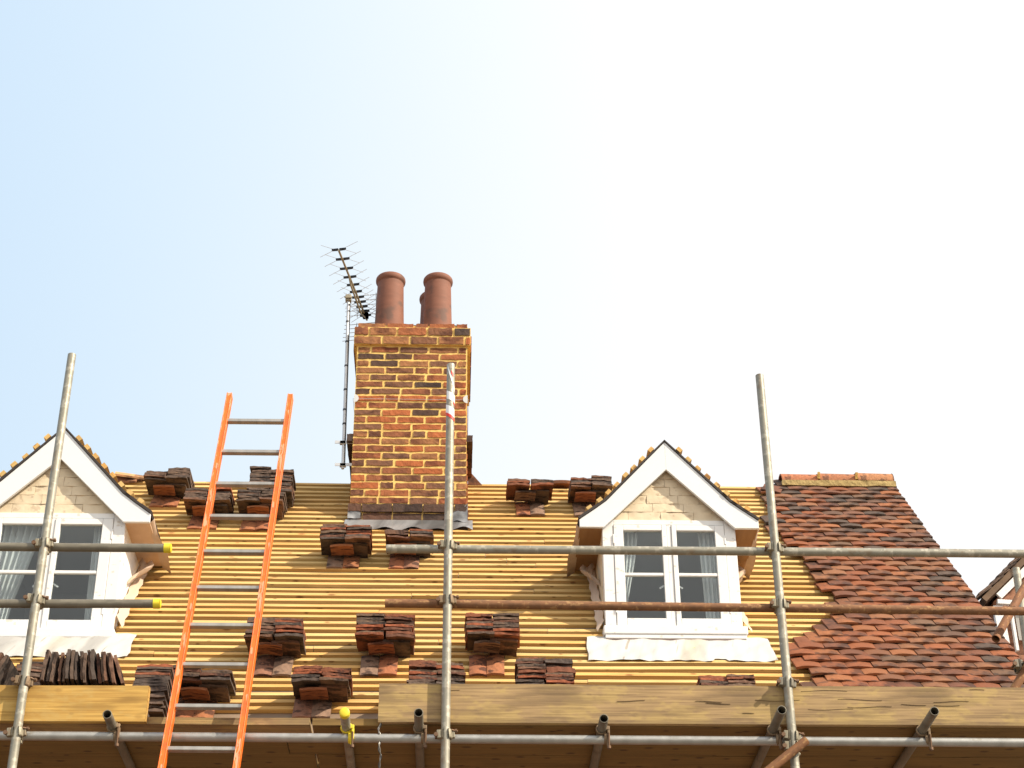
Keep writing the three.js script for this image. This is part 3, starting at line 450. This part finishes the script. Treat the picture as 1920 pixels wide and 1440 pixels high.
const rails = [
  tube2('guard_rail', 0, 1026, 312, 1028, RZ, mt.darkSteel, 'upper left rail with a yellow end cap', 1.2), tube2('guard_rail', 0, 1131, 292, 1132, RZ, mt.darkSteel, 'lower left rail with a yellow end cap', 1.2),
  tube2('guard_rail', 724, 1029, 1920, 1039, RZ, mt.steel, 'upper long rail, pale galvanised', 0, 1.2), tube2('guard_rail', 722, 1131, 1920, 1146, RZ, mt.rust, 'lower long rail, rusty brown', 0, 1.2)];
for (const i of [0, 1]) { const [a, b] = rails[i], d = b.clone().sub(a).normalize(); sp('end_cap', [alongY(new THREE.CylinderGeometry(.0275, .0275, .034, 20).translate(0, .005, 0), b, b.clone().add(d)), alongY(new THREE.SphereGeometry(.0272, 20, 6, 0, 6.3, 0, 1.2).scale(1, .3, 1).translate(0, .0225, 0), b, b.clone().add(d))], mt.yellow); }
{ const a = onH(-200, 1381, H_LEDGER), b = onH(2100, 1390, H_LEDGER); a.z = b.z = -RZ; a.y = EYE + H_LEDGER + .004; b.y = EYE + H_LEDGER - .012; a.x = -3.6; b.x = 3.6; sp('ledger', pipe(a, b), mt.steelNew, 'pale ledger tube under the boards'); }
const trans = [[201, 1339], [646, 1336], [785, 1336], [1132.5, 1347], [1466, 1331], [1752.5, 1333]];
const tranPos = trans.map(([x, y], i) => { const a = onH(x, y, H_TRAN), b = a.clone(); b.z = -10.15; const o = sp('transom', pipe(a, b), i === 1 ? mt.steel : mt.darkSteel);
  if (i === 1) sp('end_cap', [new THREE.CylinderGeometry(.027, .027, .03, 20).rotateX(Math.PI / 2).translate(a.x, a.y, a.z - .012), new THREE.SphereGeometry(.0268, 20, 6, 0, 6.3, 0, 1.4).rotateX(Math.PI / 2).scale(1, 1, .3).translate(a.x, a.y, a.z + .003)], mt.yellow, 'yellow plastic cap on the end of a transom'); return a; });
// couplers: two hinged clamps back to back with swing bolts
function coupler(p, axisA, axisB, m) {
  const c = sub('coupler', scaf); c.position.copy(p);
  const clamp = (ax, off, s) => { const g = [], R = .0285;
    const body = new THREE.LatheGeometry([[.0243, -.026], [R + .002, -.026], [R + .006, -.018], [R + .006, .018], [R + .002, .026], [.0243, .026]].map((q) => new THREE.Vector2(...q)), 20, .5, 5.3);
    g.push(body.toNonIndexed()); g.push(rbox(.022, .046, .03).translate(-(R + .009), 0, .010 * s)); g.push(rbox(.018, .040, .022).translate(R + .010, 0, -.006 * s));
    const q = new THREE.Quaternion().setFromUnitVectors(UP, ax); return g.map((h) => h.applyQuaternion(q).translate(off.x, off.y, off.z)); };
  part('clamp', [...clamp(axisA, V(0, 0, 0), 1), ...clamp(axisB, V(0, 0, -.049), -1)], m, c);
  const b = [rod(V(-.052, -.006, .028), V(-.052, -.006, -.03), .006), new THREE.CylinderGeometry(.012, .012, .014, 6).rotateX(Math.PI / 2).translate(-.052, -.006, .032), rod(V(.030, .020, .012), V(.062, .016, -.006), .0055), new THREE.CylinderGeometry(.011, .011, .012, 6).rotateZ(Math.PI / 2).translate(.055, .017, -.002)];
  part('bolt', b.slice(0, 2).map((g) => g.toNonIndexed()), mt.bolt, c); part('bolt', b.slice(2).map((g) => g.toNonIndexed()), mt.bolt, c);
  c.rotation.z = rr(-.12, .12);
}
const poleAt = (i, y) => { const [a, b] = poleAxis[i]; const t = (a.y - y) / (a.y - b.y); return a.clone().lerp(b, t); };
const X1 = V(1, 0, 0), Z1 = V(0, 0, 1), railY = (i, x) => { const [a, b] = rails[i]; return lerp(a.y, b.y, (x - a.x) / (b.x - a.x)); };
for (const [pi, ri] of [[0, 0], [0, 1], [1, 2], [1, 3], [2, 2], [2, 3]]) { const y = railY(ri, poleAxis[pi][0].x); coupler(poleAt(pi, railY(ri, poleAt(pi, y).x)), UP, X1, rnd() < .5 ? mt.coupler : mt.couplerRust); }
for (const i of [0, 1, 2]) coupler(poleAt(i, EYE + H_LEDGER), UP, X1, mt.coupler);
coupler(poleAt(0, onZ(40, 1278, SZ).y), UP, X1, mt.couplerRust); coupler(poleAt(2, onZ(1475, 1281, SZ).y), UP, X1, mt.darkSteel);
// single clamps where the transoms cross the ledger
tranPos.forEach((a, i) => { const c = sub('coupler', scaf); c.position.set(a.x, EYE + H_TRAN, -RZ);
  part('clamp', [new THREE.TorusGeometry(.0275, .0055, 6, 18).scale(1, 1, 2.4).translate(0, 0, .012), rbox(.014, .075, .03).translate(.034, -.03, .02), rbox(.03, .022, .03).translate(.026, .0, .022), new THREE.TorusGeometry(.0275, .0055, 6, 18).scale(1, 1, 2).rotateY(Math.PI / 2).translate(.02, -.0485, 0), rbox(.012, .05, .014).translate(.03, -.085, .024)].map((g) => g.index ? g.toNonIndexed() : g), i === 1 ? mt.yellow : mt.couplerRust, c);
  part('bolt', [rod(V(.034, -.115, .026), V(.034, -.03, .04), .006), new THREE.CylinderGeometry(.012, .012, .014, 6).translate(.034, -.105, .027)].map((g) => g.toNonIndexed()), mt.bolt, c); });
// braces
{ const a = onZ(1512, 1388, SZ - .05), b = onZ(1420, 1462, SZ - .05), d = b.clone().sub(a); sp('brace', pipe(a, a.clone().addScaledVector(d, 12)), M({ map: T.rust, c: [.95, .9, .8], roughness: .8, bumpMap: bumpRough, bumpScale: .001 }), 'short rusty brace rising from the lower edge to the right pole'); coupler(poleAt(2, onZ(1487, 1400, SZ).y), UP, d.clone().normalize(), mt.coupler); }
tube2('brace', 1867, 1198, 1935, 1078, RZ + .055, M({ map: T.rust, c: [.95, .85, .75], roughness: .8 }), 'rusty brown brace at the right edge, above the tiles', 0, .6, RZ + .35);
tube2('brace', 1903, 1290, 1945, 1218, RZ + .06, M({ map: T.rust, c: [.95, .9, .8], roughness: .8 }), 'rusty brace rising from behind the toe board at the right edge', .1, .6);
tube2('pole', 1905, 1066, 1924, 1200, 9.9, mt.steel, 'grey pole end at the right edge, before the neighbouring house', 0, .25);
coupler(onZ(1917, 1246, RZ + .03), UP, X1, mt.darkSteel);

// ---------------------------------------------------------------- boards
function plank(name, label, category, x0, x1, y0, h, z0, d, m, group) { // along x, height h, thickness towards the house
  const o = thing(name, label, category, group, V((x0 + x1) / 2, y0, z0 - d / 2)), L = x1 - x0, k = Math.floor(rnd() * 99);
  const n = Math.max(4, Math.round(L / .12));
  part('timber', box(L, h, d, { sx: n, sy: 3, sz: 1, move: (x, y, z) => [x, y + .003 * (vn(x * 3 + 50, y * 5 + 4, 999, 99, k) - .5), z + .004 * (vn(x * 2 + 50, y * 4 + 5, 999, 99, k + 3) - .5)] }).translate(0, h / 2, 0), m, o); return o;
}
const TZ = -(SZ + .026), tb = (px, py) => onZ(px, py, -TZ);
{ const a = tb(-150, 1284), b = tb(279, 1286), c = tb(279, 1353); const o = plank('toe_board', 'yellowish toe board on the left, in front of the upright tiles', 'scaffold board', a.x, b.x, c.y, b.y - c.y, TZ, .038, mt.boardNew);
  part('end_band', box(.004, b.y - c.y - .004, .034).translate((b.x - a.x) / 2 + .0025, (b.y - c.y) / 2, 0), mt.boardNew, o); }
{ const a = tb(711, 1283), b = tb(2010, 1287), c = tb(1300, 1357); const o = plank('toe_board', 'long weathered toe board across the middle and right of the scaffold', 'scaffold board', a.x, b.x, c.y, tb(1300, 1285).y - c.y, TZ, .038, mt.boardOld); o.rotation.z = -.0005;
  // drying cracks along the grain
  const cr = []; for (let i = 0; i < 14; i++) { const x = rr(-1.7, 1.7), y = rr(.02, .205), L = rr(.05, .26); cr.push(0); part('crack', box(L, .0014, .003, { sx: 6, move: (X, Y, Z) => [X, Y * (1 - Math.abs(X / L * 2) * .8) + .004 * Math.sin(X * 20 + i), Z] }).translate(x, y, .0195), mt.crack, o); } }
{ const zs = SZ + .068, y = EYE + H_DECK; let k = 0;
  for (let i = 0; i < 4; i++) { const spans = i % 2 ? [[-4.3, -.9], [-.895, 4.2]] : [[-4.3, -.76], [-.745, 4.4]];
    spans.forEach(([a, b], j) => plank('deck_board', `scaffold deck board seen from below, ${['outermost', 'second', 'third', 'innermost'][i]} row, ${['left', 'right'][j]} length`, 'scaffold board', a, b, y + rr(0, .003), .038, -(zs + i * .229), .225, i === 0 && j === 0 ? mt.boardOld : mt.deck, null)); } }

// upright row of tiles standing on the deck behind the left toe board
{ const zz = -(SZ + .25), y0 = EYE + H_DECK + .04, o = thing('tile_row', 'row of dark tiles standing on edge behind the left toe board', 'tile row', null, V(onZ(160, 1280, -zz).x, y0, zz));
  const xa = onZ(86, 1270, -zz).x - o.position.x, xb = onZ(232, 1270, -zz).x - o.position.x, xc = onZ(-60, 1270, -zz).x - o.position.x, xd = onZ(12, 1270, -zz).x - o.position.x;
  const one = (x, lean) => { const q = part('tile', pick(stackTileGeos), rnd() < .9 ? pick(stackDark) : pick(stackSet), o); q.rotation.set(rr(-.06, .06), rr(-.05, .05), Math.PI / 2 + lean); q.position.set(x, yTopRow + rr(-.012, .014), rr(-.03, .03)); };
  const yTopRow = onZ(160, 1241, -zz).y - y0 - .085;
  for (let x = xa, i = 0; x < xb; i++) { one(x, lerp(-.10, .32, (x - xa) / (xb - xa)) + rr(-.05, .05)); x += rr(.020, .026); }
  for (let x = xc; x < xd; x += rr(.018, .024)) one(x, -.30 + rr(-.06, .06));
  for (let x = xc; x < xb; x += .165) part('tile', stackTileGeos[2], pick(stackDark), o).position.set(x + .08, .10, 0); // flat tiles they stand on
  for (let x = xc; x < xb; x += .165) for (let i = 0; i < 4; i++) part('tile', stackTileGeos[i], pick(stackDark), o).position.set(x + .08, .012 + .021 * i, rr(-.01, .01)); }

// ---------------------------------------------------------------- orange ladder
{ const zb = SZ - .055, zt = SZ + .40, L = thing('ladder', 'orange ladder with grey rungs leaning up over the scaffold to the roof', 'ladder');
  const st = [[431, 742, 303, 1440], [545, 744, 443, 1440]].map(([x0, y0, x1, y1]) => [onZ(x0, y0, zt), onZ(x1, y1, zb - .02)]);
  const dir = (k) => st[k][0].clone().sub(st[k][1]).normalize(), up = dir(0).add(dir(1)).normalize(), across = st[1][1].clone().sub(st[0][1]).normalize(), nrm = across.clone().cross(up).normalize(), ac2 = up.clone().cross(nrm).normalize();
  const basis = new THREE.Matrix4().makeBasis(ac2, up, nrm);
  for (const k of [0, 1]) { const a = st[k][0], b = a.clone().addScaledVector(dir(k), -(a.y - .02) / dir(k).y), len = a.distanceTo(b), bs = new THREE.Matrix4().makeBasis(ac2.clone().addScaledVector(dir(k), -ac2.dot(dir(k))).normalize(), dir(k), nrm);
    const g = mergeGeometries([rbox(.026, len, .058, .004), rbox(.006, len, .062, .002).translate(k ? .0125 : -.0125, 0, 0), rbox(.006, len, .062, .002).translate(k ? -.0125 : .0125, 0, 0)]).applyMatrix4(bs).translate((a.x + b.x) / 2, (a.y + b.y) / 2, (a.z + b.z) / 2); part('stile', g, mt.orange, L); }
  const ys = [790, 848, 908, 969, 1035, 1103, 1173, 1247, 1325, 1405, 1490, 1580];
  const inter = (k, py) => { let lo = -.6, hi = 1.6; for (let i = 0; i < 50; i++) { const t = (lo + hi) / 2; if (toPx(st[k][0].clone().lerp(st[k][1], t))[1] < py) lo = t; else hi = t; } return st[k][0].clone().lerp(st[k][1], lo); };
  for (const y of ys) { const a = inter(0, y), b = inter(1, y + 1), len = a.distanceTo(b), d = b.clone().sub(a).normalize(); const g = rbox(len, .024, .032, .005).applyMatrix4(new THREE.Matrix4().makeBasis(d, up, nrm)).translate((a.x + b.x) / 2, (a.y + b.y) / 2, (a.z + b.z) / 2); part('rung', g, mt.alu, L); }
}

// ---------------------------------------------------------------- television aerial on the chimney flank
{ const mz = CH_Z + .06, mTop = onZ(653.5, 558, mz), mBot = onZ(642.5, 879, mz), A = thing('tv_aerial', 'television aerial with many prongs on a thin mast left of the chimney', 'aerial', null, mBot.clone());
  const P = (n, g, m, l) => { const o = part(n, g.map((q) => (q.index ? q.toNonIndexed() : q).translate(-mBot.x, -mBot.y, -mBot.z)), m, A, l); return o; };
  P('mast', [rod(mBot, mTop, .0125, 14)], mt.aerial);
  const md = mTop.clone().sub(mBot).normalize();
  for (const y of [607, 646, 692, 737, 774, 800]) { const t = (y - 558) / (879 - 558), p = mTop.clone().lerp(mBot, t); P('mast_tie', [rod(p, p.clone().addScaledVector(md, .014), .0155, 12)], mt.black); }
  const cab = new THREE.TubeGeometry(new THREE.CatmullRomCurve3([0, .25, .5, .75, 1].map((t) => mTop.clone().lerp(mBot, t * .95 + .04).add(V(.016, 0, .006)))), 20, .004, 6); P('cable', [cab], mt.black);
  for (const y of [831, 873]) { const p = onZ(642, y, mz), e = chL - p.x; P('bracket', [rbox(e + .06, .026, .006, .001).translate(p.x + e / 2 - .03, p.y, p.z + .018), rbox(.05, .03, .03, .003).translate(p.x + .004, p.y, p.z + .006), new THREE.TorusGeometry(.015, .003, 6, 14).rotateX(Math.PI / 2).translate(p.x, p.y, p.z)], mt.aerial); }
  const hb = mTop.y - EYE - .01, f0 = onH(635, 469, hb + .02), f1 = onH(688, 600, hb - .02), bd = f1.clone().sub(f0).normalize(), sd = V(0, 1, 0).cross(bd).normalize(); if (sd.x < 0) sd.negate();
  const upv = sd.clone().cross(bd).normalize(); if (upv.y < 0) upv.negate();
  const bp = (t) => f0.clone().lerp(f1, t);
  P('boom', [rod(f0, f1, .009, 8), rod(bp(.35), bp(.42).addScaledVector(upv, -.045), .007), rod(bp(.42).addScaledVector(upv, -.045), bp(.80).addScaledVector(upv, -.075), .008), rod(bp(.80).addScaledVector(upv, -.075), bp(.98), .007)], mt.gold);
  P('mast_clamp', [rbox(.05, .06, .05, .004).translate(mTop.x, mTop.y - .01, mTop.z), rod(mTop.clone().add(V(-.035, 0, .01)), mTop.clone().add(V(.06, .02, -.02)), .006), rod(mTop.clone().add(V(-.03, -.02, .03)), mTop.clone().add(V(.03, -.02, .03)), .005)], mt.gold);
  const ts = [0, .13, .26, .38, .49, .59, .67, .74, .81, .88, .94];
  ts.forEach((t, i) => { const c = bp(t + .004), w = .056 - .012 * t; const blk = [];
    for (const s of [-1, 1]) { const g = rbox(w, .015, .015, .003).applyMatrix4(new THREE.Matrix4().makeBasis(sd, upv, bd.clone())); const o = c.clone().addScaledVector(sd, s * (w / 2 + .004)).addScaledVector(upv, .012); blk.push(g.translate(o.x, o.y, o.z)); const b2 = rod(o.clone().addScaledVector(sd, -w * .4 * s).addScaledVector(upv, -.006), o.clone().addScaledVector(sd, w * .45 * s).addScaledVector(upv, -.004), .009, 6); blk.push(b2); }
    P('insulator', blk, mt.black);
    const ln = .155 - .035 * t, el = []; for (const s of [-1, 1]) for (const q of [-1, 1]) el.push(rod(c.clone().addScaledVector(sd, s * .03).addScaledVector(upv, .012), c.clone().addScaledVector(sd, s * ln).addScaledVector(upv, .012 + q * .062 * 1.0), .0022, 5));
    P('element', el, mt.aerial); });
  P('dipole', [rbox(.05, .055, .075, .006).applyMatrix4(new THREE.Matrix4().makeBasis(sd, upv, bd)).translate(bp(.93).x, bp(.93).y + .01, bp(.93).z)], mt.black);
  const rc = bp(.99), gr = []; for (const s of [-1, 1]) for (const [a, b] of [[.03, .24], [-.03, -.25]]) gr.push(rod(rc.clone().addScaledVector(sd, s * .085).addScaledVector(upv, a), rc.clone().addScaledVector(sd, s * .085).addScaledVector(upv, b).addScaledVector(bd, -.05), .004, 5));
  for (const h of [.225, .18, .135, .09, .045, -.05, -.10, -.15, -.20, -.245]) { const o = rc.clone().addScaledVector(upv, h).addScaledVector(bd, -.05 * Math.abs(h) / .24); gr.push(rod(o.clone().addScaledVector(sd, -.19), o.clone().addScaledVector(sd, .19), .0032, 5)); }
  P('reflector', gr, mt.aerial); }

// ---------------------------------------------------------------- small loose things
{ const p = onRoof(243, 902, .03), o = thing('loose_ridge_tile', 'pale orange ridge tile lying on the roof edge beside the left dormer', 'tile', null, p);
  const g = box(.26, .016, .15, { sx: 6, sz: 6, move: (x, y, z) => [x, y - z * z * 5, z] }); const q = part('clay_body', g, M({ map: T.clay, c: [.62, .32, .14] }), o); q.rotation.set(.35, .1, -.12); q.position.set(.01, .06, 0); const q2 = part('clay_body', g, M({ map: T.clay, c: [.40, .17, .08] }), o); q2.rotation.set(.5, -.2, .05); q2.position.set(-.05, .03, -.02); }
{ const p = onRoof(884, 907, .03), o = thing('broken_tile', 'broken tile corner propped on the ridge right against the chimney', 'tile', null, p); const g = extr([[-.03, -.05], [.09, -.05], [.0, .06], [-.03, .06]], .016); part('clay_body', g, claySet[2], o).position.y = .03; }
{ const p = onRoof(1082, 914, .03), o = thing('loose_tile', 'bright orange tile lying flat on the ridge between the two right-hand stacks', 'tile', null, onRoof(1053, 914, .03)); part('clay_body', box(.17, .03, .10, { sx: 4, move: (x, y, z) => [x, y - x * x * .8, z] }), claySet[3], o).position.y = .03; }
{ const p = onRoof(1441, 914, .06), o = thing('leaning_tile', 'brown tile leaning at the top left corner of the tiled part', 'tile', null, p); const q = part('clay_body', tileGeo(.16, .2, .014, .003, .003, 77), claySet[4], o); q.rotation.set(PITCH - .1, -.3, -.1); q.position.set(.02, -.04, .06); }
{ const a = onZ(712, 1352, RZ + .02), o = thing('wire', 'twisted dark wire hanging below the end of the long toe board', 'wire', null, a);
  const pts = []; for (let i = 0; i <= 16; i++) pts.push(V(.008 * Math.sin(i * 1.9) + .0012 * i, -.028 * i, .010 * Math.cos(i * 2.3) + .03)); const pts2 = pts.map((p, i) => V(p.x + .008 * Math.cos(i * 2.1), p.y, p.z + .006 * Math.sin(i * 1.7)));
  part('strand', new THREE.TubeGeometry(new THREE.CatmullRomCurve3(pts), 60, .004, 6), mt.wire, o); part('strand', new THREE.TubeGeometry(new THREE.CatmullRomCurve3(pts2), 60, .003, 6), mt.alu, o); }

// ---------------------------------------------------------------- neighbouring house past the verge
{ const NZ = 16.5, o = thing('neighbouring_house', 'neighbouring gabled house with mossy tile verge behind the right edge of the roof', 'house', null, V(onZ(1920, 1200, NZ).x, 0, -NZ));
  const L = (px, py) => { const p = onZ(px, py, NZ); return [p.x - o.position.x, p.y]; };
  const a = L(1842, 1122), b = L(1985, 982), dx = b[0] - a[0], dy = b[1] - a[1], len = Math.hypot(dx, dy), ux = dx / len, uy = dy / len;
  const apex = [b[0], b[1]], ex = 2 * apex[0] - a[0];
  part('wall', extr([[a[0] + .12, 0], [a[0] + .12, a[1] - .02], [apex[0], apex[1] - .10], [ex - .12, a[1] - .02], [ex - .12, 0]], 5).translate(0, 0, -5.05), M({ map: T.brick, c: [.40, .19, .11] }), o);
  const slab = (m, n, off, th, z0, dpt, from = -.05) => part(n, extr([[a[0] + ux * from - uy * off, a[1] + uy * from + ux * off], [apex[0] - uy * off * 0, apex[1] + off / ux], [ex - ux * from + uy * off, a[1] + uy * from + ux * off], [ex - ux * from + uy * (off - th), a[1] + uy * from + ux * (off - th)], [apex[0], apex[1] + (off - th) / ux], [a[0] + ux * from - uy * (off - th), a[1] + uy * from + ux * (off - th)]], dpt).translate(0, 0, z0), m, o);
  slab(M({ map: T.clay, c: [.20, .125, .075] }), 'roof', 0, .06, -5.1, 5.2);
  slab(mt.paint, 'bargeboard', -.075, .07, .06, .03, .10);
  for (let t = -.03, i = 0; t < len; t += .1, i++) { const q = part('verge_tile', pick(stackTileGeos), pick(stackDark), o); q.rotation.set(0, Math.PI / 2, Math.atan2(dy, dx) - .12, 'ZYX'); q.position.set(a[0] + ux * t - uy * .028, a[1] + uy * t + ux * .028, .06 + rr(-.02, .02)); const q2 = part('verge_tile', pick(stackTileGeos), pick(stackDark), o); q2.rotation.set(0, Math.PI / 2, Math.atan2(dy, dx) - .12, 'ZYX'); q2.position.set(a[0] + ux * t - uy * .0 , a[1] + uy * t - .004, -.2 + rr(-.02, .02)); }
  const bar = (n, m, x0, y0, x1, y1, w, z) => { const p = L(x0, y0), q = L(x1, y1), g = rbox(w, Math.hypot(q[0] - p[0], q[1] - p[1]), .05, .004); const r = part(n, g, m, o); r.position.set((p[0] + q[0]) / 2, (p[1] + q[1]) / 2, z); r.rotation.z = -Math.atan2(q[0] - p[0], q[1] - p[1]); };
  bar('window_frame', mt.paint, 1868, 1140, 1884, 1225, .10, .04); bar('window_frame', mt.paint, 1893, 1150, 1905, 1225, .03, .05); bar('window_head', mt.paint, 1866, 1134, 1960, 1140, .05, .065);
  part('window_pane', (() => { const p = L(1918, 1185), g = new THREE.BoxGeometry(.32, .40, .01).translate(p[0] + .1, p[1] + .1, .02); return g; })(), M({ c: [.35, .33, .30], roughness: .15 }), o);
}
scene.updateMatrixWorld(true);
renderer.render(scene, camera);
